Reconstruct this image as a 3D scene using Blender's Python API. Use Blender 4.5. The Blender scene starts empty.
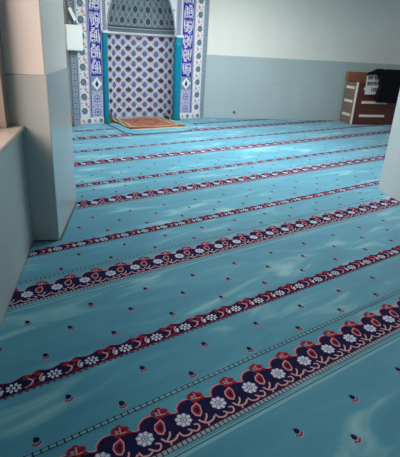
import bpy, bmesh, math, random
from mathutils import Vector, Matrix
from mathutils.geometry import tessellate_polygon
random.seed(7)
S = bpy.context.scene
COL = S.collection
PI = math.pi

# ------------------------------------------------------------------ frames of reference
YAW = 0.62663                      # direction of the carpet bands and of the prayer niche
RM = math.radians(11.6)            # direction of the room's own walls
CA, SA = math.cos(YAW), math.sin(YAW)
CU, SU = math.cos(RM), math.sin(RM)
def AB(a, b, z=0.0): return Vector((a*CA - b*SA, a*SA + b*CA, z))
def UV(u, v, z=0.0): return Vector((u*CU - v*SU, u*SU + v*CU, z))

# ------------------------------------------------------------------ materials
def srgb(r, g, b):
    f = lambda c: (c/12.92 if c <= .04045 else ((c+.055)/1.055)**2.4)
    return (f(r/255), f(g/255), f(b/255), 1)
MATS = {}
def mat(name, rgb, rough=.6, var=0.0, scale=8.0, metal=0.0, sheen=0.0, spec=.5, bump=0.0, stretch=(1, 1, 1)):
    if name in MATS: return MATS[name]
    m = bpy.data.materials.new(name); m.use_nodes = True
    nt = m.node_tree; p = nt.nodes['Principled BSDF']
    c = srgb(*rgb)
    p.inputs['Base Color'].default_value = c
    p.inputs['Roughness'].default_value = rough
    p.inputs['Metallic'].default_value = metal
    p.inputs['Specular IOR Level'].default_value = spec
    if sheen:
        p.inputs['Sheen Weight'].default_value = sheen
        p.inputs['Sheen Roughness'].default_value = .5
    if var or bump:
        tc = nt.nodes.new('ShaderNodeTexCoord'); mp = nt.nodes.new('ShaderNodeMapping')
        mp.inputs['Scale'].default_value = stretch
        nz = nt.nodes.new('ShaderNodeTexNoise'); nz.inputs['Scale'].default_value = scale
        nz.inputs['Detail'].default_value = 4
        nt.links.new(tc.outputs['Object'], mp.inputs['Vector']); nt.links.new(mp.outputs['Vector'], nz.inputs['Vector'])
        if var:
            mx = nt.nodes.new('ShaderNodeMix'); mx.data_type = 'RGBA'
            rmp = nt.nodes.new('ShaderNodeMapRange')
            rmp.inputs['From Min'].default_value = .3; rmp.inputs['From Max'].default_value = .7
            nt.links.new(nz.outputs['Fac'], rmp.inputs['Value'])
            mx.inputs['A'].default_value = tuple(x*(1-var) for x in c[:3]) + (1,)
            mx.inputs['B'].default_value = tuple(min(1, x*(1+var)) for x in c[:3]) + (1,)
            nt.links.new(rmp.outputs['Result'], mx.inputs['Factor']); nt.links.new(mx.outputs['Result'], p.inputs['Base Color'])
        if bump:
            bp = nt.nodes.new('ShaderNodeBump'); bp.inputs['Strength'].default_value = bump
            bp.inputs['Distance'].default_value = .01
            nt.links.new(nz.outputs['Fac'], bp.inputs['Height']); nt.links.new(bp.outputs['Normal'], p.inputs['Normal'])
    MATS[name] = m
    return m

def tile_mat(name, rgb, grout, rough=.25, tw=.25, th=.5, oz=.23):
    m = mat(name, rgb, rough)
    nt = m.node_tree; p = nt.nodes['Principled BSDF']
    tc = nt.nodes.new('ShaderNodeTexCoord'); sp = nt.nodes.new('ShaderNodeSeparateXYZ'); cb = nt.nodes.new('ShaderNodeCombineXYZ')
    add = nt.nodes.new('ShaderNodeMath'); add.operation = 'ADD'
    sub = nt.nodes.new('ShaderNodeMath'); sub.operation = 'SUBTRACT'; sub.inputs[1].default_value = oz - 2*th
    br = nt.nodes.new('ShaderNodeTexBrick'); br.offset = 0; br.squash = 1
    br.inputs['Scale'].default_value = 1; br.inputs['Brick Width'].default_value = tw; br.inputs['Row Height'].default_value = th
    br.inputs['Mortar Size'].default_value = .003; br.inputs['Mortar Smooth'].default_value = .3
    c = srgb(*rgb)
    br.inputs['Color1'].default_value = c; br.inputs['Color2'].default_value = tuple(x*.95 for x in c[:3]) + (1,)
    br.inputs['Mortar'].default_value = srgb(*grout)
    L = nt.links.new
    L(tc.outputs['Object'], sp.inputs[0]); L(sp.outputs['X'], add.inputs[0]); L(sp.outputs['Y'], add.inputs[1])
    L(add.outputs[0], cb.inputs['X']); L(sp.outputs['Z'], sub.inputs[0]); L(sub.outputs[0], cb.inputs['Y'])
    L(cb.outputs[0], br.inputs['Vector']); L(br.outputs['Color'], p.inputs['Base Color'])
    return m

def carpet_mat():
    m = mat('carpet_turquoise', (80, 150, 178), .95, sheen=.32, spec=.15)
    nt = m.node_tree; p = nt.nodes['Principled BSDF']; L = nt.links.new
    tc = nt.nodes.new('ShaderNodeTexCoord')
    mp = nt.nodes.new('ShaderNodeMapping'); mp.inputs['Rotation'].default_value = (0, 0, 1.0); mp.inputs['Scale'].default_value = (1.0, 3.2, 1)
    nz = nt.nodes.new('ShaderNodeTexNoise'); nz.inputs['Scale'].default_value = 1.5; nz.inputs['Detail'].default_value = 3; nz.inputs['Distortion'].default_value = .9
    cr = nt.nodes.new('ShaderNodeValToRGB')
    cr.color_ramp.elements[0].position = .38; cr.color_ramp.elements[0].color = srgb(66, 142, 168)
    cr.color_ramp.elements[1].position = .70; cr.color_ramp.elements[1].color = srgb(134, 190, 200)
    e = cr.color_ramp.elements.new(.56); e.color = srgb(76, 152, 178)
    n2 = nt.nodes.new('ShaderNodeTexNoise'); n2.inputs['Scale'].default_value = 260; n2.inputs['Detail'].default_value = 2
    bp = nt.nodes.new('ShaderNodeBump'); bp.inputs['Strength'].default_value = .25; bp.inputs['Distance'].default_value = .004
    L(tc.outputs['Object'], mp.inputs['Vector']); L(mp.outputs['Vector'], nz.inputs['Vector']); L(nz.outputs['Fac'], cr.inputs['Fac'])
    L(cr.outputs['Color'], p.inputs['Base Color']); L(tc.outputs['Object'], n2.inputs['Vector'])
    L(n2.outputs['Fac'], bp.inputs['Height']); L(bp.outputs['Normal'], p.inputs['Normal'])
    return m

def emit_mat(name, rgb, strength):
    m = mat(name, rgb)
    p = m.node_tree.nodes['Principled BSDF']
    p.inputs['Emission Color'].default_value = srgb(*rgb); p.inputs['Emission Strength'].default_value = strength
    return m

def pane_mat():
    m = bpy.data.materials.new('window_glass'); m.use_nodes = True; nt = m.node_tree
    for n in list(nt.nodes): nt.nodes.remove(n)
    o = nt.nodes.new('ShaderNodeOutputMaterial'); mx = nt.nodes.new('ShaderNodeMixShader')
    t = nt.nodes.new('ShaderNodeBsdfTransparent'); g = nt.nodes.new('ShaderNodeBsdfGlossy'); g.inputs['Roughness'].default_value = .05
    mx.inputs[0].default_value = .08
    nt.links.new(t.outputs[0], mx.inputs[1]); nt.links.new(g.outputs[0], mx.inputs[2]); nt.links.new(mx.outputs[0], o.inputs[0])
    return m

WHITE = mat('white_wall_paint', (222, 222, 216), .7, .02, 3)
CEIL = mat('ceiling_paint', (225, 225, 220), .9)
TILE = tile_mat('wainscot_tile', (172, 187, 190), (160, 175, 178))
TILE_L = tile_mat('pillar_tile', (188, 201, 203), (181, 194, 197), rough=.2)
CONC = mat('concrete_floor', (120, 120, 118), .9, .05, 5)
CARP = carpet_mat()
LACE = mat('yarn_lace_grey', (150, 164, 180), .95, spec=.1)
SKY = mat('yarn_grey_blue', (112, 126, 172), .95, spec=.1)
NAVY = mat('yarn_navy', (28, 28, 70), .95, .15, 60, spec=.1)
NAVY2 = mat('yarn_dark_violet', (44, 30, 62), .95, .1, 60, spec=.1)
RED = mat('yarn_red', (152, 36, 56), .95, .1, 60, spec=.1)
CREAM = mat('yarn_cream', (204, 162, 172), .95, spec=.1)
ICE = mat('yarn_ice_white', (205, 216, 232), .95, spec=.1)
PALE = mat('yarn_pale_turquoise', (124, 180, 196), .95, spec=.1)
DTEAL = mat('yarn_deep_teal', (52, 104, 126), .95, spec=.1)

# ------------------------------------------------------------------ object helpers
def link(o, parent=None):
    COL.objects.link(o)
    if parent is not None: o.parent = parent
    return o
def tag(o, label=None, cat=None, group=None, kind=None):
    if label: o['label'] = label
    if cat: o['category'] = cat
    if group: o['group'] = group
    if kind: o['kind'] = kind
    return o
def empty(name, loc, rz, label, cat, group=None):
    o = bpy.data.objects.new(name, None); link(o); o.location = loc; o.rotation_euler = (0, 0, rz)
    o.empty_display_size = .1
    return tag(o, label, cat, group)

class MB:
    """collects shapes of several materials into one mesh"""
    def __init__(s): s.v = []; s.f = []; s.m = []; s.mats = []; s.smooth = []
    def mi(s, m):
        if m not in s.mats: s.mats.append(m)
        return s.mats.index(m)
    def poly(s, pts, m, smooth=False):
        i = len(s.v); s.v += [tuple(p) for p in pts]; s.f.append(tuple(range(i, i+len(pts)))); s.m.append(s.mi(m)); s.smooth.append(smooth)
    def grid(s, rows, m, smooth=True, closed=False):
        i = len(s.v); n = len(rows[0]); k = s.mi(m)
        for r in rows: s.v += [tuple(p) for p in r]
        for a in range(len(rows)-1):
            for b in range(n if closed else n-1):
                c = (b+1) % n
                s.f.append((i+a*n+b, i+a*n+c, i+(a+1)*n+c, i+(a+1)*n+b)); s.m.append(k); s.smooth.append(smooth)
    def box(s, x0, x1, y0, y1, z0, z1, m, M=None):
        P = [Vector((x, y, z)) for z in (z0, z1) for y in (y0, y1) for x in (x0, x1)]
        if M is not None: P = [M @ p for p in P]
        i = len(s.v); s.v += [tuple(p) for p in P]; k = s.mi(m)
        for q in ((0, 2, 3, 1), (4, 5, 7, 6), (0, 1, 5, 4), (2, 6, 7, 3), (0, 4, 6, 2), (1, 3, 7, 5)):
            s.f.append(tuple(i+j for j in q)); s.m.append(k); s.smooth.append(False)
    def prism(s, pts, z0, z1, m):
        n = len(pts); i = len(s.v); k = s.mi(m)
        s.v += [(p[0], p[1], z0) for p in pts] + [(p[0], p[1], z1) for p in pts]
        tris = tessellate_polygon([[Vector((p[0], p[1], 0)) for p in pts]])
        for t in tris:
            a, b, c = (Vector(pts[q]).to_2d() for q in t)
            if (b-a).cross(c-a) < 0: t = t[::-1]
            s.f.append(tuple(i+n+q for q in t)); s.f.append(tuple(i+q for q in t[::-1]))
        for j in range(n): s.f.append((i+j, i+(j+1) % n, i+n+(j+1) % n, i+n+j))
        s.m += [k]*(n+2*len(tris)); s.smooth += [False]*(n+2*len(tris))
    def lathe(s, prof, m, n=16, cx=0, cy=0):
        rows = [[(cx+r*math.cos(2*PI*j/n), cy+r*math.sin(2*PI*j/n), z) for j in range(n)] for r, z in prof]
        s.grid(rows, m, True, True)
        s.poly(rows[-1], m); s.poly(rows[0][::-1], m)
    def tube(s, pts, r, m, n=6):
        rows = []
        pts = [Vector(p) for p in pts]
        for i, p in enumerate(pts):
            d = (pts[min(i+1, len(pts)-1)] - pts[max(i-1, 0)]).normalized()
            ref = Vector((0, 0, 1)) if abs(d.z) < .9 else Vector((1, 0, 0))
            a = d.cross(ref).normalized(); b = d.cross(a)
            rows.append([p + a*r*math.cos(2*PI*j/n) + b*r*math.sin(2*PI*j/n) for j in range(n)])
        s.grid(rows, m, True, True); s.poly(rows[0], m); s.poly(rows[-1][::-1], m)
    def build(s, name, parent=None, bevel=0.0):
        me = bpy.data.meshes.new(name)
        me.from_pydata(s.v, [], s.f)
        for m in s.mats: me.materials.append(m)
        for p, k, sm in zip(me.polygons, s.m, s.smooth): p.material_index = k; p.use_smooth = sm
        me.update()
        o = bpy.data.objects.new(name, me); link(o, parent)
        if bevel:
            b = o.modifiers.new('bevel', 'BEVEL'); b.width = bevel; b.segments = 2; b.limit_method = 'ANGLE'
        return o

# ---- flat pattern drawing: polygons in a (u, v) plane carried onto a surface by fn(u, v, h)
class Art:
    def __init__(s, mb, fn, step=.0012): s.mb = mb; s.fn = fn; s.step = step
    def poly(s, pts, m, layer=1):
        a = sum(pts[i][0]*pts[(i+1) % len(pts)][1] - pts[(i+1) % len(pts)][0]*pts[i][1] for i in range(len(pts)))
        if a < 0: pts = pts[::-1]
        s.mb.poly([s.fn(u, v, layer*s.step) for u, v in pts], m)
    def rect(s, u0, u1, v0, v1, m, layer=1): s.poly([(u0, v0), (u1, v0), (u1, v1), (u0, v1)], m, layer)
    def disc(s, u, v, r, m, layer=1, n=12, ry=None, rot=0):
        ry = ry or r; c, d = math.cos(rot), math.sin(rot)
        P = [(r*math.cos(2*PI*i/n), ry*math.sin(2*PI*i/n)) for i in range(n)]
        s.poly([(u+x*c-y*d, v+x*d+y*c) for x, y in P], m, layer)
    def stroke(s, pts, w, m, layer=1, taper=False):
        n = len(pts); L = []; R = []
        for i, (x, y) in enumerate(pts):
            x0, y0 = pts[max(i-1, 0)]; x1, y1 = pts[min(i+1, n-1)]
            d = math.hypot(x1-x0, y1-y0) or 1; nx, ny = -(y1-y0)/d, (x1-x0)/d
            k = w/2*(1 if not taper else max(.25, math.sin(PI*(i+.6)/(n+.2))))
            L.append((x+nx*k, y+ny*k)); R.append((x-nx*k, y-ny*k))
        for i in range(n-1): s.poly([L[i], L[i+1], R[i+1], R[i]], m, layer)

def spl(pts, n=5):
    out = []
    for i in range(len(pts)-1):
        p0 = pts[max(i-1, 0)]; p1 = pts[i]; p2 = pts[i+1]; p3 = pts[min(i+2, len(pts)-1)]
        for k in range(n):
            t = k/n
            out.append(tuple(.5*((2*p1[j]) + (-p0[j]+p2[j])*t + (2*p0[j]-5*p1[j]+4*p2[j]-p3[j])*t*t + (-p0[j]+3*p1[j]-3*p2[j]+p3[j])*t**3) for j in (0, 1)))
    out.append(tuple(pts[-1])); return out

# ------------------------------------------------------------------ the room
W0 = Vector((-.07, 9.915, 0)); WB = math.radians(12.3)
wdir = Vector((math.cos(WB), math.sin(WB), 0)); wnor = Vector((-math.sin(WB), math.cos(WB), 0))
LEN = 6.0
WALLH = 3.0
corner_br = W0 + wdir*LEN
mihL = AB(2.80, 8.0); mihR = AB(5.75, 8.067)
UW = -.80                                       # plane of the left wall
left_far = UV(UW, 8.27); left_near = UV(UW, -1.6)
right_near = UV((corner_br.x*CU + corner_br.y*SU), -1.6)
room = [left_near, right_near, corner_br, W0, mihL]

mb = MB(); mb.prism([(p.x, p.y) for p in (UV(-1.3, -1.9), UV(6.4, -1.9), UV(6.4, 10.9), UV(-1.3, 10.9))], -.15, -.02, CONC)
tag(mb.build('floor'), kind='structure')
mb = MB(); mb.prism([(p.x, p.y) for p in (UV(-1.3, -1.9), UV(6.4, -1.9), UV(6.4, 10.9), UV(-1.3, 10.9))], WALLH, WALLH+.12, CEIL)
tag(mb.build('ceiling'), kind='structure')

def wall(name, p, d_ang, x0, x1, t, z0, z1, m, kind='structure', extra=None):
    """slab along a local x axis from point p; its room face is at local y = 0, thickness away from the room (+y)"""
    mb = MB(); mb.box(x0, x1, 0, t, z0, z1, m)
    if extra: extra(mb)
    o = mb.build(name); o.location = p; o.rotation_euler = (0, 0, d_ang)
    return tag(o, kind=kind)
wall('wall_back', W0, WB, -.02, LEN, .18, -.02, WALLH, WHITE)
wall('trim_1', W0 - wnor*.012, WB, 0, LEN, .0115, 0, 1.29, TILE)
# right wall and the wall behind the camera
rwall_u = right_near.x*CU + right_near.y*SU
wall('wall_right', right_near, RM+PI/2, 0, 12.6, -.18, -.02, WALLH, WHITE)
wall('wall_front', UV(-1.0, -1.6), RM, 0, rwall_u+1.0, -.18, -.02, WALLH, WHITE)

# left wall: a window opening over a low parapet, the pillar, then plain wall up to the niche
V_P0, V_P1 = 3.337, 4.21
def lw(name, v0, v1, z0, z1, u0, u1, m, bevel=0):
    mb = MB(); mb.box(u0, u1, v0, v1, z0, z1, m)
    o = mb.build(name, bevel=bevel); o.rotation_euler = (0, 0, RM)
    return tag(o, kind='structure')
mb = MB()
mb.box(UW-.2, UW, -1.6, .4, -.02, WALLH, WHITE)
mb.box(UW-.2, UW, .4, V_P0-.06, -.02, .86, WHITE)
mb.box(UW-.2, UW, .4, V_P0-.06, 2.35, WALLH, WHITE)
mb.box(UW-.2, UW, V_P0-.06, 8.6, -.02, WALLH, WHITE)
o = mb.build('wall_left'); o.rotation_euler = (0, 0, RM); tag(o, kind='structure')
lw('trim_2', V_P1, 8.20, 0, 1.25, UW+.0005, UW+.012, TILE_L)
# low parapet under the window, its face 15 cm in front of the wall
PAR = mat('parapet_paint', (172, 188, 190), .45, .03, 2)
lw('wall_parapet', -1.55, V_P0-.002, -.02, .868, UW+.0005, -.645, PAR)
SILL = mat('window_sill_marble', (205, 196, 188), .25, .04, 6)
win = bpy.data.objects.new('window_1', None); link(win); win.rotation_euler = (0, 0, RM); tag(win, kind='structure')
FR = mat('window_frame_brown', (142, 133, 126), .5, .05, 10)
mb = MB()
mb.box(UW-.14, UW+.085, V_P0-.135, V_P0-.004, .90, 2.35, FR)
mb.box(UW-.14, UW-.02, .4, .5, .90, 2.35, FR)
mb.box(UW-.14, UW-.02, .5, V_P0-.135, 2.27, 2.35, FR)
mb.box(UW-.14, UW-.02, .5, V_P0-.135, .90, .97, FR)
mb.box(UW-.13, UW-.03, 1.78, 1.86, .97, 2.27, FR)
mb.build('window_frame', win, .004)
mb = MB(); mb.box(UW-.2, -.625, .30, V_P0-.003, .868, .90, SILL); mb.build('window_sill', win, .006)
GL = pane_mat()
for a, b in ((.5, 1.78), (1.86, V_P0-.135)):
    mb = MB(); mb.box(UW-.09, UW-.084, a, b, .97, 2.27, GL); mb.build('window_pane', win)

# pillars (part of the building)
pw = [Vector((-1.11, 3.18, 0)), Vector((-1.230, 4.09, 0))]
pl = UV(UW-.05, V_P0); pl2 = UV(UW-.05, V_P1)
PW = mat('pillar_paint', (230, 230, 226), .6, .02, 4)
mb = MB()
mb.prism([(p.x, p.y) for p in (pl, pw[0], pw[1], pl2)], 0, 1.24, TILE_L)
off = .012
q0 = pw[0] + UV(-off, off); q1 = pw[1] + UV(-off, -off)
mb.prism([(p.x, p.y) for p in (UV(UW-.05, V_P0+off), q0, q1, UV(UW-.05, V_P1-off))], 1.24, WALLH, PW)
tag(mb.build('pillar', bevel=.006), kind='structure')
r0 = Vector((2.095, 5.10, 0)); rd = Vector((.205, -.979, 0)); ru = Vector((.979, .205, 0))
mb = MB()
mb.prism([(p.x, p.y) for p in (r0, r0+rd*.55, r0+rd*.55+ru*.5, r0+ru*.5)], 0, 1.27, TILE_L)
mb.prism([(p.x, p.y) for p in (r0+(rd+ru)*off, r0+rd*(.55-off)+ru*off, r0+rd*(.55-off)+ru*(.5-off), r0+rd*off+ru*(.5-off))], 1.27, WALLH, PW)
tag(mb.build('pillar', bevel=.006), kind='structure')

# ------------------------------------------------------------------ the carpet
rp = [(p.x*CA + p.y*SA, -p.x*SA + p.y*CA) for p in (UV(-.645, -1.55), UV(rwall_u-.01, -1.55), corner_br - wnor*.02 - wdir*.02, W0 - wnor*.02 + wdir*.02)]
rp += [(5.69, 7.905), (2.83, 7.905)]
rp += [(p.x*CA + p.y*SA, -p.x*SA + p.y*CA) for p in (UV(-.78, 8.15), UV(-.78, 4.268), UV(-.370, 4.265), UV(-.434, 3.325), UV(-.640, 3.325))]
def inside(a, b):
    c = False; n = len(rp)
    for i in range(n):
        x0, y0 = rp[i]; x1, y1 = rp[(i+1) % n]
        if (y0 > b) != (y1 > b) and a < (x1-x0)*(b-y0)/(y1-y0)+x0: c = not c
    return c
def ab_uv(a, b):
    p = AB(a, b); return p.x*CU + p.y*SU, -p.x*SU + p.y*CU
EDGE_B = W0 - wnor*.02
def cut(pts):
    """the motif cut off along the walls (half planes), or [] when nothing is left"""
    ca_ = sum(p[0] for p in pts)/len(pts); cb_ = sum(p[1] for p in pts)/len(pts)
    u, v = ab_uv(ca_, cb_)
    if 3.32 < v < 4.255:
        u0 = -.368
    else: u0 = -.775 if v > 3.3 else -.640
    fs = (lambda a, b: ab_uv(a, b)[0]-u0, lambda a, b: rwall_u-.012-ab_uv(a, b)[0],
          lambda a, b: -(AB(a, b)-EDGE_B).dot(wnor), lambda a, b: 7.904-b)
    if v <= 3.32 and v > 3.1 and u < -.40: fs += (lambda a, b: 3.322-ab_uv(a, b)[1],)
    for f in fs:
        out = []
        for i in range(len(pts)):
            p, q = pts[i], pts[(i+1) % len(pts)]; fp, fq = f(*p), f(*q)
            if fp >= 0: out.append(p)
            if (fp >= 0) != (fq >= 0):
                t = fp/(fp-fq); out.append((p[0]+(q[0]-p[0])*t, p[1]+(q[1]-p[1])*t))
        pts = out
        if len(pts) < 3: return []
    return pts
def near(a, b):
    if inside(a, b): return True
    d = math.hypot(3.4-a, 3.6-b)
    return inside(a+(3.4-a)*.2/d, b+(3.6-b)*.2/d)
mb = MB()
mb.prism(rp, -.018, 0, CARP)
class CarpetArt(Art):
    def poly(s, pts, m, layer=1):
        pts = cut(pts)
        if pts: Art.poly(s, pts, m, layer)
art = CarpetArt(mb, lambda u, v, h: (u, v, h), .0006)
PER = .187; ROLL = 1.418

def thick_unit(a, b):
    # navy body with its scalloped far edge (asymmetric hump), red rim
    hump = spl([(-.0935, .074), (-.07, .070), (-.03, .060), (-.002, .050), (.004, .066), (.022, .082), (.048, .094), (.075, .092), (.0935, .074)], 3)
    sh = lambda P: [(a+x, b+y) for x, y in P]
    art.poly(sh(hump + [(.0935, -.02), (.0935, -.068), (-.0935, -.068), (-.0935, -.02)]), NAVY, 1)
    art.rect(a-.0935, a+.0935, b-.088, b-.066, NAVY2, 2)
    art.stroke(sh(spl([(-.03, .062), (-.002, .052), (.004, .068), (.022, .087), (.048, .097), (.078, .095)], 3)), .005, CREAM, 3)
    art.stroke(sh(spl([(-.03, .057), (-.002, .046), (.009, .064), (.025, .081), (.048, .091), (.078, .089)], 3)), .005, RED, 3)
    # white rosette: eight petals about a ring
    for k in range(8):
        t = 2*PI*k/8 + .2
        art.disc(a+.026*math.cos(t), b+.026*math.sin(t), .0125, ICE, 3, 7, .0085, t)
    art.disc(a, b, .036, SKY, 2, 12); art.disc(a, b, .010, ICE, 3, 8); art.disc(a, b, .0045, NAVY, 4, 6)
    # tulip on the joint: dark-red drop, cream outline, and its red flower head
    cx, cy = a+.080, b+.016
    drop = [(.022, .036), (.026, .012), (.012, -.022), (-.006, -.036), (-.022, -.022), (-.024, .004), (-.012, .024)]
    art.poly([(cx+x*1.08, cy+y*1.1) for x, y in drop], CREAM, 4)
    art.poly([(cx+x*.84, cy+y*.86) for x, y in drop], RED, 5)
    art.poly([(cx+x*.45, cy-.003+y*.5) for x, y in drop], NAVY2, 6)
    fx, fy = a+.119, b+.077
    for x, y, r, w in ((-.026, .022, .019, .8), (.0, .030, .018, .2), (.024, .012, .019, -.4), (.004, -.004, .022, 0), (-.022, -.008, .014, .3), (.030, -.014, .012, 0)):
        art.disc(fx+x*.88, fy+y, r*.95, RED, 5, 8, r*.75, w)
    art.stroke([(fx-.024, fy+.006), (fx-.004, fy-.004), (fx+.004, fy+.03)], .006, CREAM, 6)
    art.stroke([(fx-.004, fy-.004), (fx+.020, fy-.006)], .005, CREAM, 6)
    art.disc(fx-.016, fy+.016, .006, PALE, 6, 6)
    # cream tendrils along the near edge
    art.stroke(sh(spl([(-.052, -.046), (-.045, -.070), (-.02, -.078), (.0, -.066), (-.012, -.052)], 4)), .008, CREAM, 4)
    art.stroke(sh(spl([(.0, -.066), (.018, -.078), (.036, -.070), (.040, -.052), (.024, -.044)], 4)), .008, CREAM, 4)
    art.stroke(sh(spl([(.056, -.034), (.066, -.056), (.084, -.068), (.108, -.066), (.128, -.052)], 4)), .009, CREAM, 4)
    art.stroke(sh(spl([(.070, -.058), (.094, -.040), (.104, -.022)], 4)), .008, CREAM, 4)
    art.stroke(sh([(.084, -.068), (.076, -.084)]), .007, CREAM, 4)

def lace(a0, b0, n, pitch, h, dark, light):
    for k in range(n):
        a = a0 + k*pitch
        art.rect(a-pitch/2, a+pitch/2, b0-h/2, b0+h/2, dark, 1)
        art.rect(a-pitch*.38, a+pitch*.38, b0-h*.40, b0+h*.40, light, 2)

def far_chain(a0, b0, n, pitch):
    # open chain of small squares: two fine pale lines joined by dark cross ticks
    for k in range(n):
        a = a0 + k*pitch
        art.rect(a-pitch/2, a+pitch/2, b0+.007, b0+.010, NAVY2, 1); art.rect(a-pitch/2, a+pitch/2, b0-.010, b0-.007, NAVY2, 1)
        art.rect(a-pitch*.32, a+pitch*.42, b0-.006, b0+.006, PALE, 2)
        art.rect(a-pitch*.46, a-pitch*.30, b0-.0125, b0+.0125, NAVY, 2)

def thin_unit(a, b):
    sh = lambda P: [(a+x, b+y) for x, y in P]
    top = spl([(-.0935, .048), (-.06, .064), (-.03, .050), (.0, .044), (.035, .052), (.06, .060), (.0935, .048)], 3)
    art.poly(sh(top + [(.0935, -.036), (-.0935, -.036)]), NAVY, 1)
    art.stroke(sh(top), .004, RED, 2)
    art.rect(a-.0935, a+.0935, b-.042, b-.037, RED, 2)
    for k in range(6):
        x = -.0935 + .187*(k+.5)/6
        art.rect(a+x-.006, a+x+.006, b-.052, b-.044, NAVY, 2)
    for k in range(8):
        t = 2*PI*k/8 + .2
        art.disc(a+.026*math.cos(t), b+.022*math.sin(t), .011, ICE, 3, 6, .007, t)
    art.disc(a, b, .009, ICE, 3, 7)
    for s in (-1, 1):
        art.disc(a+s*.068, b+.040, .020, RED, 3, 8, .013, s*.5)
    art.disc(a+.0935, b+.012, .018, RED, 3, 8, .010, .6); art.disc(a-.052, b+.002, .012, ICE, 3, 7, .008, .7); art.disc(a+.128, b-.012, .012, ICE, 3, 7, .008, .7)
    art.stroke(sh(spl([(.044, -.026), (.066, -.020), (.088, .004), (.070, .028)], 3)), .008, CREAM, 4)
    art.stroke(sh(spl([(-.046, .030), (-.062, .016), (-.070, -.006), (-.058, -.024)], 3)), .008, CREAM, 4)
    art.stroke(sh(spl([(.055, -.020), (.09, -.026), (.12, -.02)], 3)), .007, RED, 4)

def sprig(a, b):
    # little navy bud with a pale tip over a red chevron leaf
    art.poly([(a-.013, b+.008), (a-.006, b+.026), (a+.009, b+.022), (a+.015, b+.006), (a+.004, b-.004), (a-.010, b-.002)], NAVY, 1)
    art.poly([(a-.006, b+.026), (a-.001, b+.034), (a+.005, b+.024)], SKY, 2)
    art.stroke([(a-.023, b-.006), (a+.001, b-.023), (a+.021, b-.006)], .011, CREAM, 1)
    art.stroke([(a-.021, b-.008), (a+.0, b-.019), (a+.019, b-.006)], .008, RED, 2)

NK = 48
THICK = {-1: -.24, 0: 1.178, 1: 2.53, 2: 3.93, 3: 5.36, 4: 6.85, 5: 8.27}
THIN = {-1: .39, 0: 1.743, 1: 3.08, 2: 4.50, 3: 6.01, 4: 7.44, 5: 8.9}
for n in range(-1, 6):
    b0 = THICK[n]; bt = THIN[n]
    sh0 = .449 + .041*((n*7) % 5)*(1 if n else 0)
    bb = b0
    for k in range(-14, NK):
        a = sh0 + k*PER
        if near(a, bb): thick_unit(a, bb)
        # fine lace under the thick band, chain above it, seam between two rolls
        if near(a, bb-.12):
            lace(a-.0935+.0117, bb-.100, 8, PER/8, .025, NAVY2, LACE)
            art.rect(a-.0935, a+.0935, bb-.134, bb-.128, PALE, 1)
            art.rect(a-.0935, a+.0935, bb-.140, bb-.134, DTEAL, 1)
            art.rect(a-.0935, a+.0935, bb-.158, bb-.141, PALE, 1)
        if near(a, bb+.17):
            far_chain(a-.0935+.017, bb+.163, 6, PER/6)
        a2 = a + .187
        if near(a, bt): thin_unit(a - .002*n, bt)
    s0 = .266 + .06*((n*3) % 4)*(1 if n > 0 else 0)
    rows = (.217, .377) + (bt-bb+.148, bt-bb+.315, bt-bb+.481)
    for i, db in enumerate(rows):
        par = (0, 1, 1, 0, 1)[i]
        b = bb + db
        if n == -1 and i > 1: b = (0, 0, .545, .712, .866)[i]
        for k in range(-8, 26):
            a = s0 + k*.3735 + par*.187
            if inside(a-.05, b-.05) and inside(a+.05, b+.05): sprig(a, b)
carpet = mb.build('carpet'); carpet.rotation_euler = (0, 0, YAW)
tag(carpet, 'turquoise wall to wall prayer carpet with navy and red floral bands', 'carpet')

# ------------------------------------------------------------------ the prayer niche (mihrab)
T_WHITE = mat('tile_white_glaze', (220, 222, 226), .25)
T_LILAC = mat('tile_lilac', (178, 180, 208), .25)
T_STRIP = mat('tile_strip_grey', (150, 158, 176), .25)
T_SPAN = mat('tile_spandrel', (196, 202, 208), .25)
T_LATT = mat('tile_lattice_ground', (150, 152, 176), .25)
T_LAV = mat('tile_lavender_blue', (104, 106, 160), .25)
T_COBALT = mat('tile_cobalt', (34, 32, 150), .22)
T_NAVY = mat('tile_navy', (38, 40, 92), .25)
T_PLUM = mat('tile_plum', (80, 60, 88), .25)
T_GREY = mat('tile_grey_blue', (120, 140, 158), .25)
T_DGREY = mat('tile_slate', (92, 106, 122), .25)
T_SAGE = mat('tile_sage', (128, 142, 140), .25)
T_CORAL = mat('tile_coral', (224, 138, 130), .25)
T_TEAL = mat('tile_teal_glaze', (0, 128, 158), .18)
T_DOME = mat('tile_dome_slate', (112, 128, 136), .3)
T_DOMED = mat('tile_dome_dark', (52, 62, 80), .3)
T_DOMEL = mat('tile_dome_light', (168, 178, 186), .3)
ML = empty('prayer_niche', AB(4.216, 8.0), YAW, 'tall tiled prayer niche with calligraphy panels and teal columns across the far corner', 'prayer niche')
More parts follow.
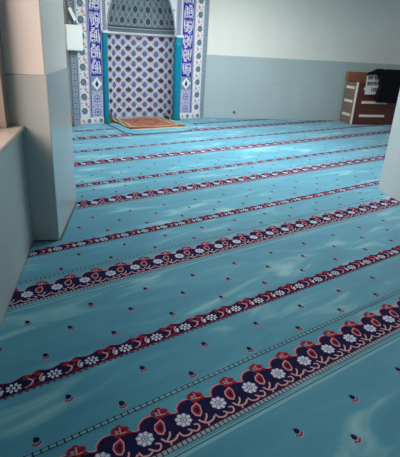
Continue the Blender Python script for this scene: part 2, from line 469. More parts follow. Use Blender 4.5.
# local frame: x = a - 4.216, y into the wall, z up
HX = .702; NDEP = .60; ZT = 1.585; ZA = 1.55; HA = 1.07; TOPZ = 2.985
def arc_pts(n=240, e=2.25):
    P = []
    for i in range(n+1):
        t = PI - PI*i/n
        P.append((HX*math.copysign(abs(math.cos(t))**(2/e), math.cos(t)), NDEP*abs(math.sin(t))**(2/e)))
    return P
ARC = arc_pts()
ACC = [0]
for i in range(1, len(ARC)): ACC.append(ACC[-1] + math.dist(ARC[i], ARC[i-1]))
ALEN = ACC[-1]
def arc_at(s):
    s = min(max(s, 0), ALEN)
    lo, hi = 0, len(ACC)-1
    while hi-lo > 1:
        md = (lo+hi)//2
        if ACC[md] <= s: lo = md
        else: hi = md
    t = (s-ACC[lo])/max(1e-9, ACC[hi]-ACC[lo])
    x = ARC[lo][0]+(ARC[hi][0]-ARC[lo][0])*t; y = ARC[lo][1]+(ARC[hi][1]-ARC[lo][1])*t
    tx, ty = ARC[hi][0]-ARC[lo][0], ARC[hi][1]-ARC[lo][1]; L = math.hypot(tx, ty) or 1
    return x, y, ty/L, -tx/L                   # point and the normal that faces out of the niche
def niche_fn(s, z, h):
    x, y, nx, ny = arc_at(s); z = min(z, ZT-.002); return (x+nx*h, y+ny*h, z)
def dsc(z): return math.sqrt(max(0, 1-((z-ZA)/HA)**2))
def dome_fn(s, z, h):
    x, y, nx, ny = arc_at(s); k = dsc(z); return (x*k+nx*h, y*k+ny*h - h*.2, z - h*.6*max(0, (z-ZA)/HA))

mb = MB()
NS = 60
mb.grid([[niche_fn(ALEN*i/NS, z, 0) for i in range(NS+1)] for z in (0, .4, .8, 1.2, ZT)], T_LATT, True)
art = Art(mb, niche_fn, .0015)
TW = ALEN/9; THH = .1985
def ogee(cx, cz, w, h):
    q = [(0, 1), (.22, .80), (.52, .60), (.84, .36), (1, 0), (.84, -.36), (.52, -.60), (.22, -.80), (0, -1)]
    return [(cx+x*w, cz+y*h) for x, y in q] + [(cx-x*w, cz+y*h) for x, y in q[-2:0:-1]]
def ring(art, P, Q, m, layer):
    for i in range(len(P)):
        j = (i+1) % len(P); art.poly([P[i], P[j], Q[j], Q[i]], m, layer)
for r in range(0, 8):
    for c in range(0, 10):
        for half in (0, 1):
            cx = c*TW + half*TW/2; cz = .05 + r*THH + half*THH/2
            if cz > ZT-.012 or cx > ALEN+.001: continue
            if half == 0:
                ring(art, ogee(cx, cz, TW*.52, THH*.60), ogee(cx, cz, TW*.42, THH*.50), T_WHITE, 2)
                art.poly(ogee(cx, cz, TW*.38, THH*.46), T_LILAC, 2)
                ring(art, ogee(cx, cz, TW*.34, THH*.42), ogee(cx, cz, TW*.28, THH*.35), T_WHITE, 3)
                D = [(0, .36), (.14, .19), (.24, .0), (.18, -.16), (0, -.32), (-.18, -.16), (-.24, .0), (-.14, .19)]
                art.poly([(cx+x*TW, cz+y*THH) for x, y in D], T_LAV, 4)
                art.disc(cx, cz, .010, T_GREY, 5, 6)
            else:
                art.poly([(cx+x*TW, cz+y*THH) for x, y in ((-.27, .08), (-.17, .16), (-.10, .12), (0, .32), (.10, .12), (.17, .16), (.27, .08), (.19, -.16), (.0, -.27), (-.19, -.16))], T_PLUM, 3)
                art.disc(cx, cz+.006, .016, T_NAVY, 4, 7); art.disc(cx, cz-.016, .008, T_CORAL, 4, 6)
                for sx in (-1, 1):
                    art.disc(cx+sx*TW*.24, cz-THH*.24, .024, T_SAGE, 3, 8, .009, sx*-.8)
                    art.disc(cx+sx*TW*.23, cz+THH*.27, .020, T_WHITE, 3, 8, .008, sx*.8)
                    art.disc(cx+sx*TW*.12, cz-THH*.36, .010, T_CORAL, 3, 6)
mb.build('niche_panel', ML)
mb = MB(); mb.prism([(-HX, -.094)] + [arc_at(ALEN*i/30)[:2] for i in range(31)] + [(HX, -.094)], -.018, 0, CARP); o = mb.build('niche_carpet', ML); tag(o, 'turquoise carpet floor of the niche')
for x0, x1 in ((-1.385, -HX), (HX, 1.47)):
    mb = MB(); mb.box(x0, x1, -.094, .03, -.018, -.0005, CARP); mb.build('niche_carpet', ML)

# the slate-blue tiled half dome over it
mb = MB()
ZS = [ZT+.035 + (ZA+HA*.9995-ZT-.035)*(1-(1-i/18)**1.6) for i in range(19)]
mb.grid([[dome_fn(ALEN*i/NS, z, 0) for i in range(NS+1)] for z in ZS], T_DOME, True)
art = Art(mb, dome_fn, .002)
for i in range(40):                                   # crenellated frieze
    s0 = ALEN*i/40; s1 = ALEN*(i+1)/40
    art.rect(s0, s1, 1.705, 1.735, T_DOMED, 1)
    art.rect(s0+.006, (s0+s1)/2, 1.64, 1.69, T_DGREY, 1)
    art.rect(s0, s1, 1.690, 1.705, T_DOMEL, 1)
for r in range(4):
    z = 1.835 + r*.205
    for c in range(0, 15):
        s = ALEN*(c+.5)/15
        if c % 2 == 0:
            for k in range(6):
                t = PI/6+2*PI*k/6
                art.disc(s+.034*math.cos(t), z+.034*math.sin(t), .020, T_DOMED, 1, 7)
            art.disc(s, z, .030, T_DOMED, 2, 10); art.disc(s, z, .010, T_DOME, 3, 6)
        else:
            art.disc(s, z-.005, .022, T_DOMED, 1, 6)
        for d in (-1, 1):
            art.stroke([(s, z+.085), (s+d*.045, z+.055), (s+d*.062, z+.0), (s+d*.045, z-.055), (s, z-.085)], .013, T_DOMEL, 1)
            art.disc(s+d*.035, z+.105, .012, T_DOMEL, 1, 6)
        art.disc(s+.06, z+.10, .017, T_DGREY, 1, 6)
        art.disc(s, z+.10, .013, T_DOMEL, 2, 6)
mb.build('half_dome', ML)

# white ledge that follows the niche at the top of the columns
mb = MB()
rows = []
for i in range(NS+1):
    x, y, nx, ny = arc_at(ALEN*i/NS)
    rows.append([(x+nx*d, y+ny*d, z) for d, z in ((-.01, ZT), (.028, ZT), (.034, ZT+.018), (.028, ZT+.035), (-.01, ZT+.035))])
mb.grid(rows, T_WHITE, False)
mb.build('ledge', ML)

# arch spandrel in the front plane: cells between the arch and the rectangle
mb = MB()
zs = [ZT+.035] + [1.70+i*.09 for i in range(11)] + [ZA+HA-.005]
zs = sorted(set(z for z in zs if z < ZA+HA))
for sgn in (-1, 1):
    for z0, z1 in zip(zs[:-1], zs[1:]):
        x0, x1 = HX*dsc(z0), HX*dsc(z1)
        P = [(sgn*x0, -.012, z0), (sgn*(HX+.002), -.012, z0), (sgn*(HX+.002), -.012, z1), (sgn*x1, -.012, z1)]
        mb.poly(P if sgn > 0 else P[::-1], T_SPAN)
        Q = [(sgn*x0, -.012, z0), (sgn*x1, -.012, z1), (sgn*x1, .02, z1), (sgn*x0, .02, z0)]
        mb.poly(Q if sgn > 0 else Q[::-1], T_DGREY)
mb.box(-HX, HX, -.012, .03, ZA+HA-.006, TOPZ, T_WHITE)
art = Art(mb, lambda u, v, h: (u, -.012-h, v), .002)
for sgn in (-1, 1):
    for i in range(26):
        z0 = ZT+.06 + i*.036
        if z0+.036 > ZA+HA: break
        x0, x1 = HX*dsc(z0)+.008, HX*dsc(z0+.036)+.008
        art.poly([(sgn*x0, z0), (sgn*(x0+.014), z0), (sgn*(x1+.014), z0+.036), (sgn*x1, z0+.036)], T_DGREY, 1)
    for z in (2.05, 2.25, 2.45):
        x = HX*dsc(z) + (HX-HX*dsc(z))*.62
        art.disc(sgn*x, z, .022 + .02*(z-2.05), T_GREY, 1, 8)
        art.disc(sgn*x, z, .012, T_CORAL, 2, 6)
    for k in range(1, 5):
        art.disc(sgn*.15*k, 2.80, .05, T_GREY, 1, 10); art.disc(sgn*.15*k, 2.80, .02, T_CORAL, 2, 8)
mb.build('arch_spandrel', ML)

# panels to either side: every panel is a slab with its pattern
def panel(name, xa, xb, z0, z1, m, draw, thick=.04, front=-.012):
    mb = MB(); mb.box(xa, xb, front, front+thick, z0, z1, m)
    art = Art(mb, lambda u, v, h: (u, front-h, v), .0016)
    draw(art, min(xa, xb), max(xa, xb), z0, z1)
    return mb.build(name, ML)

def draw_floral(art, x0, x1, z0, z1, flip=1):
    w = x1-x0; cx = (x0+x1)/2
    for e, d in ((x0, 1), (x1, -1)):
        art.rect(min(e, e+d*.016), max(e, e+d*.016), z0, z1, T_LILAC, 1)
        art.rect(min(e+d*.016, e+d*.021), max(e+d*.016, e+d*.021), z0, z1, T_LAV, 1)
    P = .254; n = int((z1-z0)/P)+1
    for i in range(n):
        z = z0 + .115 + i*P
        if z+.07 < z1:
            x = cx + flip*.012
            for k in range(8):
                t = 2*PI*k/8
                art.disc(x+.040*math.cos(t), z+.040*math.sin(t), .021, T_DGREY, 2, 8)
            art.disc(x, z, .044, T_DGREY, 3, 12); art.disc(x, z, .026, T_SAGE, 4, 10); art.disc(x, z, .013, T_DGREY, 5, 8)
        if z+P*.5+.05 < z1:
            x = cx - flip*.022; zz = z + P*.5
            art.poly([(x-.036, zz+.034), (x-.012, zz+.014), (x, zz+.042), (x+.012, zz+.014), (x+.038, zz+.022), (x+.022, zz-.026), (x-.014, zz-.032)], T_CORAL, 2)
            art.stroke(spl([(x+.01, zz-.03), (x+.05, zz-.05), (cx+flip*.055, zz-.08)], 3), .009, T_SAGE, 2)
            art.stroke(spl([(x-.02, zz+.03), (x+.02, zz+.075), (cx+flip*.06, zz+.06)], 3), .010, T_GREY, 2)
            art.disc(cx+flip*.062, zz+.012, .020, T_GREY, 2, 8, .011, .8)
            art.disc(cx-flip*.062, zz-.055, .018, T_SAGE, 2, 8, .010, -.8)
            art.disc(cx+flip*.050, zz-.040, .014, T_LAV, 2, 7, .008, .4)
            art.disc(cx-flip*.060, zz+.095, .020, T_GREY, 2, 8, .010, .9)

def draw_chain(art, x0, x1, z0, z1):
    w = x1-x0; cx = (x0+x1)/2
    art.rect(x0, x0+w*.10, z0, z1, T_DGREY, 1); art.rect(x1-w*.10, x1, z0, z1, T_DGREY, 1)
    art.rect(x0+w*.10, x0+w*.17, z0, z1, T_DOMEL, 1); art.rect(x1-w*.17, x1-w*.10, z0, z1, T_DOMEL, 1)
    z = z0+.05
    while z+.06 < z1:
        art.disc(cx, z, w*.24, T_DOMEL, 2, 10, .034); art.disc(cx, z, w*.15, T_DGREY, 3, 8, .022); art.disc(cx, z, w*.05, T_DOMEL, 4, 6)
        art.disc(cx, z+.0485, w*.08, T_NAVY, 2, 6)
        z += .097

STROKES = [
    [(.14, .06), (.17, .5), (.13, .96)], [(.34, .95), (.37, .55), (.34, .22), (.22, .10)], [(.56, .97), (.54, .6), (.58, .3)],
    [(.95, .42), (.88, .20), (.68, .12), (.50, .22), (.47, .36)], [(.05, .60), (.28, .52), (.50, .60), (.74, .56), (.96, .66)],
    [(.60, .50), (.72, .58), (.80, .48), (.70, .40), (.60, .46), (.52, .30), (.36, .24)], [(.42, .88), (.66, .78), (.92, .86)],
    [(.78, .98), (.80, .78), (.92, .70)], [(.10, .30), (.26, .36), (.42, .30), (.30, .16), (.12, .18)], [(.90, .08), (.70, .04), (.48, .08)],
    [(.22, .74), (.30, .82), (.42, .74), (.34, .66), (.24, .70)], [(.98, .96), (.96, .60), (.99, .30)], [(.04, .98), (.06, .70), (.02, .44)], [(.60, .06), (.74, .22), (.88, .44), (.80, .60)]]
DOTS = [(.08, .42), (.24, .90), (.46, .46), (.66, .90), (.86, .56), (.68, .26), (.92, .30), (.30, .60), (.06, .80), (.56, .04)]
def draw_script(art, x0, x1, z0, z1):
    art.rect(x0, x0+.010, z0, z1, T_LILAC, 1); art.rect(x1-.010, x1, z0, z1, T_LILAC, 1)
    w = x1-x0-.046; xa = x0+.023
    H = .25; n = int((z1-z0-.04)/H)
    H = (z1-z0-.04)/n
    rnd = random.Random(int((x0+9)*100))
    for i in range(n):
        zb = z0+.02+i*H; fl = rnd.random() < .5; sy = rnd.random() < .5
        for j, s in enumerate(STROKES):
            pts = [((1-x if fl else x) + rnd.uniform(-.03, .03), (1-y if sy else y) + rnd.uniform(-.03, .03)) for x, y in s]
            art.stroke([(xa+min(max(x, 0), 1)*w, zb+min(max(y, .01), .99)*H) for x, y in spl(pts, 4)], .0145, T_WHITE, 2, True)
        for x, y in DOTS:
            x = xa+(1-x if fl else x)*w; y = zb+(1-y if sy else y)*H
            art.poly([(x-.010, y), (x, y+.010), (x+.010, y), (x, y-.010)], T_WHITE, 2)

def draw_lower(art, x0, x1, z0, z1):
    cx = (x0+x1)/2; w = x1-x0
    art.rect(x0, x0+.010, z0, z1, T_LAV, 1); art.rect(x1-.010, x1, z0, z1, T_LAV, 1)
    zt = z1-.125
    art.rect(x0+.012, x1-.012, z1-.25, z1-.004, T_GREY, 1)
    art.poly([(cx, zt+.115), (cx+w*.44, zt), (cx, zt-.115), (cx-w*.44, zt)], T_WHITE, 2)
    art.poly([(cx, zt+.070), (cx+.012, zt+.035), (cx+.032, zt+.0), (cx+.030, zt-.028), (cx+.012, zt-.05), (cx, zt-.065), (cx-.012, zt-.05), (cx-.030, zt-.028), (cx-.032, zt+.0), (cx-.012, zt+.035)], T_NAVY, 3)
    z = z1-.388
    while z-.05 > z0:
        for k in range(8):
            t = 2*PI*k/8
            art.disc(cx+.058*math.cos(t), z+.060*math.sin(t), .019, T_LAV, 1, 7)
        art.disc(cx, z, .040, T_LILAC, 2, 10); art.disc(cx, z, .021, T_NAVY, 3, 8)
        for s in (-1, 1):
            art.disc(cx+s*.075, z+.10, .018, T_GREY, 1, 7); art.disc(cx+s*.030, z+.135, .015, T_LAV, 1, 7); art.disc(cx+s*.082, z-.055, .014, T_GREY, 1, 6)
        art.disc(cx, z+.105, .016, T_GREY, 1, 7)
        z -= .243

def draw_base(art, x0, x1, z0, z1):
    n = 4; zc = (z0+z1)/2
    for i in range(n):
        x = x0 + (x1-x0)*(i+.5)/n
        if i % 2:
            for k in range(7):
                t = 2*PI*k/7; art.disc(x+.026*math.cos(t), zc+.026*math.sin(t), .017, T_DGREY, 1, 7)
            art.disc(x, zc, .020, T_SAGE, 2, 8)
        else:
            art.poly([(x-.034, zc+.036), (x-.008, zc+.012), (x+.006, zc+.040), (x+.034, zc+.014), (x+.016, zc-.032), (x-.016, zc-.030)], T_CORAL, 1)
            art.disc(x+.042, zc-.030, .014, T_GREY, 1, 7)
    art.rect(x0, x1, z0+.004, z0+.012, T_LAV, 1)

BZ = .128
SPANS = {-1: dict(col=(-.811, -.704), trim=(-1.066, -1.050), pan=(-1.048, -.815), flo=(-1.274, -1.068), cha=(-1.395, -1.279), body=(-1.40, -.706)),
         1: dict(col=(.704, .868), trim=(1.137, 1.153), pan=(.873, 1.135), flo=(1.155, 1.393), cha=(1.397, 1.490), body=(.706, 1.525))}
for side in (-1, 1):
    Q = SPANS[side]
    x0, x1 = Q['cha']; panel('chain_border', x0, x1, 0, TOPZ, T_GREY, draw_chain, front=-.006)
    x0, x1 = Q['flo']; panel('floral_border', x0, x1, BZ, TOPZ, T_WHITE, lambda A, a, b, c, d: draw_floral(A, a, b, c, d, side))
    x0, x1 = Q['pan']; o = panel('calligraphy_panel', x0, x1, .856, TOPZ, T_COBALT, draw_script); tag(o, 'cobalt panel of white calligraphy')
    panel('medallion_panel', x0, x1, BZ, .850, T_LILAC, draw_lower)
    x0 = min(Q['flo'][0], Q['pan'][0]); x1 = max(Q['flo'][1], Q['pan'][1]); panel('plinth_tile_row', x0, x1, 0, BZ-.004, T_WHITE, draw_base)
    x0, x1 = sorted(Q['trim']); panel('bead_trim', x0, x1, BZ, TOPZ, T_NAVY, lambda A, a, b, c, d: A.rect(a+.003, a+.008, c, d, T_LILAC, 1), front=-.018)
    x0, x1 = Q['col']; w = x1-x0
    def dr(A, a, b, c, d):
        A.rect(a, a+.018, c, d, T_WHITE, 1); A.rect(b-.018, b, c, d, T_WHITE, 1)
        z = c+.03
        while z+.04 < d:
            A.disc((a+b)/2, z, .030, T_DGREY, 1, 8, .034); A.disc((a+b)/2, z, .014, T_DOMEL, 2, 6); z += .075
    panel('chain_strip', x0, x1, ZT+.036, TOPZ, T_STRIP, dr)
    mb = MB(); mb.box(x0-.004, x1+.004, -.085, .02, ZT, ZT+.036, T_WHITE); mb.build('column_abacus', ML, .004)
    cx = (x0+x1)/2; k = .050/.053*w/.10*.5/.5
    k = (w/2)/.053
    mb = MB(); mb.lathe([(.048*k, .001), (.048*k, .14), (.050*k, .15), (.050*k, 1.42), (.053*k, 1.44), (.053*k, 1.46), (.050*k, 1.47), (.053*k, ZT)], T_TEAL, 20, cx, -.012)
    mb.box(x0+.001, x1-.001, -.014, .03, .001, ZT, T_TEAL)
    colm = mb.build('column', ML); tag(colm, 'round teal glazed column')
    mb = MB(); mb.lathe([(.050*k, .002), (.058*k, .02), (.060*k, .05), (.053*k, .085), (.050*k, .10), (.056*k, .115), (.049*k, .13)], mat('column_base_green', (0, 120, 128), .2), 20, cx, -.012)
    mb.build('column_base', colm)
    x0, x1 = Q['body']
    mb = MB(); mb.box(x0, x1, .028, .11, 0, TOPZ, mat('niche_body_plaster', (205, 208, 206), .7)); mb.build('side_pier', ML)

# ------------------------------------------------------------------ things in and by the niche
RUGB = mat('rug_beige_border', (172, 164, 130), .95, .12, 30, spec=.1)
RUGR = mat('rug_terracotta', (150, 98, 84), .95, .15, 25, spec=.1)
RUGD = mat('rug_dark_brown', (112, 68, 50), .95, .12, 40, spec=.1)
RUGF = mat('rug_fringe', (226, 212, 190), .95, spec=.1)
rug = empty('prayer_rug', AB(4.18, 7.75, .0135), YAW-.06, 'terracotta and beige fringed prayer rug lying in front of the tiled niche', 'rug')
def rug_h(x, y):
    t = min(1, max(0, (y+.1)/.5))
    return .012 + .016*math.sin(x*4.2+1)**2*t + .012*math.sin(y*7+x*3)**2
RX, RY0, RY1 = .56, -.56, .53
NX, NY = 24, 26
mb = MB()
mbr = [[(RX*(2*i/NX-1) , RY0+(RY1-RY0)*j/NY) for i in range(NX+1)] for j in range(NY+1)]
for j in range(NY):
    for i in range(NX):
        x = RX*(2*(i+.5)/NX-1); y = RY0+(RY1-RY0)*(j+.5)/NY
        ex = RX-abs(x); ey = min(y-RY0, RY1-y)
        e = min(ex, ey)
        m = RUGB if e < .05 else RUGD if e < .085 else RUGB if e < .14 else RUGR
        if y-RY0 < .09: m = RUGD
        if m is RUGR and abs(x)/.30 + abs(y-.02)/.36 < 1: m = RUGD if (abs(x)/.30 + abs(y-.02)/.36) > .8 else RUGR
        q = [mbr[j][i], mbr[j][i+1], mbr[j+1][i+1], mbr[j+1][i]]
        mb.poly([(a, b, rug_h(a, b)) for a, b in q], m, True)
edge = [mbr[0][i] for i in range(NX+1)] + [mbr[j][NX] for j in range(1, NY+1)] + [mbr[NY][i] for i in range(NX-1, -1, -1)] + [mbr[j][0] for j in range(NY-1, 0, -1)]
for i in range(len(edge)):
    a = edge[i]; b = edge[(i+1) % len(edge)]
    mb.poly([(a[0], a[1], 0), (b[0], b[1], 0), (b[0], b[1], rug_h(*b)), (a[0], a[1], rug_h(*a))], RUGD)
mb.build('rug_pile', rug)
mb = MB()
for k in range(70):
    x = -RX+.006 + k*(2*RX-.012)/69
    mb.box(x-.0055, x+.0055, RY0-.055-.008*(k % 3), RY0+.004, .001, .006, RUGF)
mb.build('rug_fringe', rug)

mb = MB()
mp = [(3.42, 7.86), (3.40, 7.45), (3.37, 7.15), (3.38, 6.97), (3.46, 6.87), (3.62, 6.82), (4.3, 6.80), (4.62, 6.86), (4.86, 7.02), (5.02, 7.3), (5.02, 7.86)]
mp = spl(mp, 4)
mb.prism([(a-4.2, b-7.4) for a, b in mp], .003, .012, CARP)
m3 = [(a-4.2, b-7.4) for a, b in mp]
mb.tube([(x, y, .008) for x, y in m3], .008, mat('mat_edge_binding', (52, 92, 104), .9), 6)
mt = mb.build('floor_mat'); mt.location = AB(4.2, 7.4); mt.rotation_euler = (0, 0, YAW)
tag(mt, 'turquoise carpet offcut with dark bound edge under the prayer rug', 'mat')

DK = mat('dark_cloth', (40, 40, 46), .95, .1, 20, bump=.4)
BRN = mat('brown_cloth', (96, 78, 62), .95, .15, 20, bump=.4)
def bundle(name, loc, sx, sy, sz, m, label, cat, seed):
    rnd = random.Random(seed); mb = MB(); rows = []
    ph = [rnd.uniform(0, 6) for _ in range(6)]
    for i in range(9):
        t = i/8; r = math.sqrt(max(0, 1-(t*.985)**2.2)); ring_ = []
        for j in range(18):
            q = 2*PI*j/18
            k = r*(1+.16*math.sin(3*q+ph[0]+t*2)+.10*math.sin(5*q+ph[1])+.07*math.sin(2*q+ph[2]+3*t))
            ring_.append((sx*k*math.cos(q), sy*k*math.sin(q), sz*t*(1+.08*math.sin(2*q+ph[3]))))
        rows.append(ring_)
    mb.grid(rows, m, True, True); mb.poly(rows[0][::-1], m); mb.poly(rows[-1], m)
    o = mb.build(name); o.location = loc; return tag(o, label, cat)
bundle('cloth_bundle', AB(4.835, 8.09, .002), .058, .05, .075, DK, 'low dark cloth bundle at the foot of the right teal column', 'cloth', 3)
bundle('cloth_bundle', AB(3.572, 8.075, .002), .042, .05, .19, BRN, 'upright brown cloth bundle in the niche beside the left teal column', 'cloth', 5)

# white box on the left side of the niche, with its leads and the paper strip leaning above it
BX = mat('white_plastic', (238, 240, 238), .35)
GRY = mat('grey_plastic', (120, 124, 126), .4)
wb = empty('wall_box', AB(2.868, 7.985, 1.275), YAW, 'white plastic wall box with hanging leads on the left border of the niche', 'box')
mb = MB(); mb.box(-.14, .14, -.13, -.002, 0, .40, BX); mb.build('housing', wb, .012)
mb = MB(); mb.box(-.11, .11, -.134, -.1295, .03, .37, BX); mb.build('front_cover', wb, .004)
CB = mat('lead_brown', (116, 100, 88), .6)
for k, pts in enumerate(([(-.085, -.05, .40), (-.10, -.045, .55), (-.14, -.03, .72), (-.155, -.02, 1.0), (-.15, -.02, 1.6)], [(-.06, -.05, .40), (-.05, -.04, .56), (-.06, -.03, .8), (-.045, -.02, 1.2), (-.05, -.02, 1.6)],
                         [(.06, -.05, .40), (.055, -.03, .50), (.03, -.03, .62), (.045, -.02, .8), (.07, -.02, 1.6)])):
    mb = MB(); mb.tube([(p[0], p[1], p[2]) for p in pts], .007, CB); mb.build('lead', wb)
for x in (-.075, .06):
    mb = MB(); mb.lathe([(.014, .39), (.026, .40), (.028, .43), (.018, .45), (.010, .47)], GRY, 10, x, -.05); mb.build('plug', wb)
M = Matrix.Rotation(math.radians(-28), 4, 'Y')
mb = MB(); mb.box(-.028, .028, -.002, .002, 0, .27, BX)
pc = mb.build('paper_strip'); pc.matrix_world = Matrix.Translation(AB(2.955, 7.94, 1.692)) @ Matrix.Rotation(YAW, 4, 'Z') @ M
tag(pc, 'tilted white paper strip standing on the white wall box', 'paper')

mb = MB(); mb.box(-.028, .028, -.010, 0, -.028, .028, mat('outlet_dark', (74, 84, 90), .5)); mb.box(.034, .060, -.006, 0, -.045, -.030, MATS['outlet_dark'])
o = mb.build('wall_outlet', bevel=.003)
o.location = W0 + wdir*.69 - wnor*.0125 + Vector((0, 0, .13)); o.rotation_euler = (0, 0, WB)
tag(o, 'small dark outlet low on the grey blue back wall tile', 'outlet')

# ------------------------------------------------------------------ drawer cabinet, sign and garment
WD = mat('wood_red_brown', (92, 44, 36), .45, .18, 5, stretch=(1, 1, 8))
WS = mat('wood_grey_brown', (124, 100, 88), .5, .12, 5, stretch=(1, 1, 8))
WT = mat('wood_light_brown', (142, 90, 66), .5, .12, 5)
HW = mat('handle_white', (226, 218, 208), .4)
CBZ = .90; CW = 1.30; CD = .46
cab = empty('drawer_cabinet', (3.235, 10.08, .004), math.radians(15.5), 'reddish brown three drawer cabinet with white handles against the back wall', 'cabinet')
mb = MB(); mb.box(.0, CW, .022, CD, 0, CBZ, WD); mb.build('carcass', cab, .004)
mb = MB(); mb.box(-.018, -.0005, .022, CD, 0, CBZ-.01, WS); mb.build('side_panel', cab)
mb = MB(); mb.box(-.022, .018, -.004, .0215, 0, CBZ, HW); mb.build('edge_strip', cab, .002)
DH = (CBZ-.05)/3
for i in range(3):
    z0 = .03 + i*(DH+.006)
    mb = MB(); mb.box(.026, CW-.012, .002, .021, z0, z0+DH, WD); d = mb.build('drawer', cab, .003)
    zc = z0+DH*.58
    mb = MB(); mb.box(.16, .80, -.020, .0015, zc-.026, zc+.026, HW); mb.build('handle', d, .005)
    mb = MB(); mb.box(-.032, -.0185, .07, CD-.075, zc-.024, zc+.03, HW); mb.build('side_handle', cab, .004)
mb = MB(); mb.box(-.055, .47, CD-.13, CD-.01, CBZ+.0005, CBZ+.19, WT); mb.build('upper_shelf_box', cab, .005)

# paper sign: three lines, the last one reading 100
sg = empty('paper_sign', cab.matrix_world @ Vector((0, 0, 0)), 0, 'white paper sign with black printing behind the black garment on the cabinet', 'sign')
sg.location = Vector((3.235, 10.08, .004)) + Matrix.Rotation(math.radians(15.5), 3, 'Z') @ Vector((.17, -.052, .655)); sg.rotation_euler = (math.radians(-3), math.radians(-2), math.radians(15.5))
PAP = mat('sign_paper', (216, 216, 212), .7)
mb = MB(); mb.box(0, .40, 0, .006, 0, .42, PAP); mb.build('sheet', sg)
INK = mat('sign_ink', (36, 38, 44), .7)
def text_part(txt, size, x, z, parent):
    cu = bpy.data.curves.new('t', 'FONT'); cu.body = txt; cu.size = size; cu.extrude = .0006; cu.offset = .004
    ob = bpy.data.objects.new('t', cu); COL.objects.link(ob)
    bpy.context.view_layer.update()
    me = bpy.data.meshes.new_from_object(ob.evaluated_get(bpy.context.evaluated_depsgraph_get()))
    bpy.data.objects.remove(ob); me.materials.clear(); me.materials.append(INK)
    me.transform(Matrix.Translation((x, -.0015, z)) @ Matrix.Rotation(PI/2, 4, 'X'))
    o = bpy.data.objects.new('lettering', me); me.name = 'lettering'; link(o, parent); return o
text_part('SIR UST', .105, .03, .315, sg)
text_part('80HEA', .105, .03, .190, sg)
text_part('100', .110, .13, .060, sg)

# black garment hung over the front of the cabinet: shoulders, one short sleeve, folds
BK = mat('black_fabric', (22, 22, 26), .95, .15, 12, spec=.15, bump=.3)
gm = empty('black_shirt', (3.235, 10.08, .004), math.radians(15.5), 'black short sleeved shirt draped over the right of the cabinet and sign', 'shirt')
def garment(parent):
    mb = MB(); rows = []
    # outline: left edge and right edge per height, thickness front to back
    prof = [(.50, .50, 1.16, .05), (.56, .46, 1.17, .07), (.62, .44, 1.16, .08), (.75, .47, 1.14, .09), (.86, .49, 1.13, .10), (.95, .48, 1.15, .12), (1.04, .44, 1.18, .15), (1.12, .44, 1.18, .16), (1.17, .50, 1.10, .13), (1.195, .62, .98, .09)]
    N = 40
    for z, xl, xr, th in prof:
        r = []
        xc, hx = (xl+xr)/2, (xr-xl)/2
        for j in range(N):
            q = 2*PI*j/N
            cx_, sy_ = math.copysign(abs(math.cos(q))**.6, math.cos(q)), math.copysign(abs(math.sin(q))**.8, math.sin(q))
            fold = .014*math.sin(9*math.cos(q)*1.6+z*3)*(1 if sy_ < 0 else .2) + .008*math.sin(17*math.cos(q)+z*7)
            y = -.105 + (th/2+.0)*sy_ + (fold if sy_ < -.1 else 0)
            zz = z + .02*math.sin(5*cx_+1) if z < .5 else z - (.03*max(0, 1-abs(cx_)*2.2) if z > 1.15 else 0)
            r.append((xc-.06+hx*cx_, min(y, -.062) - .012, zz))
        rows.append(r)
    mb.grid(rows, BK, True, True); mb.poly(rows[0][::-1], BK); mb.poly(rows[-1], BK)
    return mb.build('body', parent)
garment(gm)
def sleeve(pts, parent):
    mb = MB(); rows = []
    for x, y, z, ry, rz in pts:
        rows.append([(x-.06 + .02*math.sin(q*2), y-.03+ry*math.sin(q), z+rz*math.cos(q)+.01*math.sin(3*q+x*20)) for q in (2*PI*j/16 for j in range(16))])
    mb.grid(rows, BK, True, True); mb.poly(rows[0][::-1], BK); mb.poly(rows[-1], BK)
    return mb.build('sleeve', parent)
sleeve([(.17, -.085, 1.075, .02, .03), (.24, -.09, 1.10, .03, .042), (.36, -.10, 1.135, .045, .055), (.48, -.105, 1.12, .06, .08), (.60, -.105, 1.09, .055, .09)], gm)
sleeve([(1.02, -.105, 1.09, .055, .09), (1.14, -.105, 1.10, .06, .085), (1.24, -.10, 1.06, .05, .07), (1.32, -.09, .98, .035, .06)], gm)

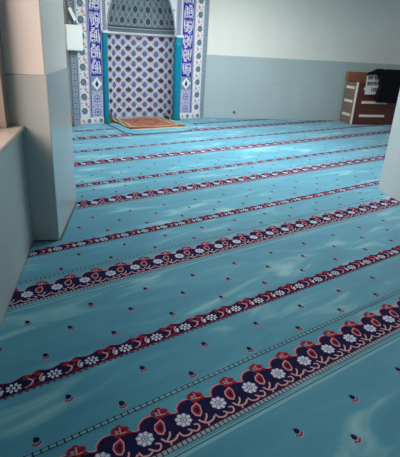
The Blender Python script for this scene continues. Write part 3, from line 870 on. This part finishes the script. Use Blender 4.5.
# ------------------------------------------------------------------ lights
def fluorescent(p, rz, w, l, power, rgb, label):
    e = empty('ceiling_light', (p.x, p.y, WALLH), rz, label, 'ceiling light', 'fluorescent panels on the ceiling')
    mb = MB(); t = .03
    mb.box(-l/2-t, l/2+t, -w/2-t, -w/2, -.06, -.001, BX); mb.box(-l/2-t, l/2+t, w/2, w/2+t, -.06, -.001, BX)
    mb.box(-l/2-t, -l/2, -w/2, w/2, -.06, -.001, BX); mb.box(l/2, l/2+t, -w/2, w/2, -.06, -.001, BX)
    mb.build('frame', e)
    mb = MB(); mb.box(-l/2, l/2, -w/2, w/2, -.052, -.040, emit_mat('diffuser_%d' % power, rgb, power)); mb.build('diffuser', e)
LIT = (249, 250, 245)
fluorescent(AB(4.7, 5.8), YAW, .5, 1.4, 66, LIT, 'fluorescent ceiling panel nearest the tiled niche')
fluorescent(UV(2.15, 5.7), RM, .4, 1.2, 50, LIT, 'added fill panel over the middle of the carpet, brightening the pillar sides')  # unseen lamp, added to brighten the pillar sides and the parapet
# daylight in at the window
ld = bpy.data.lights.new('daylight', 'AREA'); ld.shape = 'RECTANGLE'; ld.size = 2.2; ld.size_y = 1.2; ld.energy = 115; ld.color = (1, .74, .62)
lo = bpy.data.objects.new('daylight', ld); link(lo)
pos = UV(-2.1, 1.6, 2.1); tgt = UV(-.2, 3.0, .9)
lo.location = pos; lo.rotation_euler = (tgt-pos).to_track_quat('-Z', 'Y').to_euler()
w = bpy.data.worlds.new('World'); S.world = w; w.use_nodes = True
bg = w.node_tree.nodes['Background']; bg.inputs[0].default_value = (.75, .82, 1, 1); bg.inputs[1].default_value = .3

# ------------------------------------------------------------------ camera
F, PITCH, ROLL_ = 441.9, .396345, .0565584
cp, sp_ = math.cos(PITCH), math.sin(PITCH)
fwd = Vector((0, cp, -sp_)); up = Vector((0, sp_, cp)); rt = Vector((1, 0, 0))
cr, sr = math.cos(ROLL_), math.sin(ROLL_)
r2 = rt*cr + up*sr; u2 = -rt*sr + up*cr
cam = bpy.data.cameras.new('camera'); co = bpy.data.objects.new('camera', cam); link(co)
co.matrix_world = Matrix(((r2.x, u2.x, -fwd.x, 0), (r2.y, u2.y, -fwd.y, 0), (r2.z, u2.z, -fwd.z, 1.5), (0, 0, 0, 1)))
cam.sensor_fit = 'HORIZONTAL'; cam.sensor_width = 36; cam.lens = F/400*36; cam.clip_start = .02
S.camera = co
S.view_settings.view_transform = 'Standard'; S.view_settings.look = 'None'
S.view_settings.exposure = 0.0; S.view_settings.gamma = 1; S.view_settings.use_curve_mapping = False
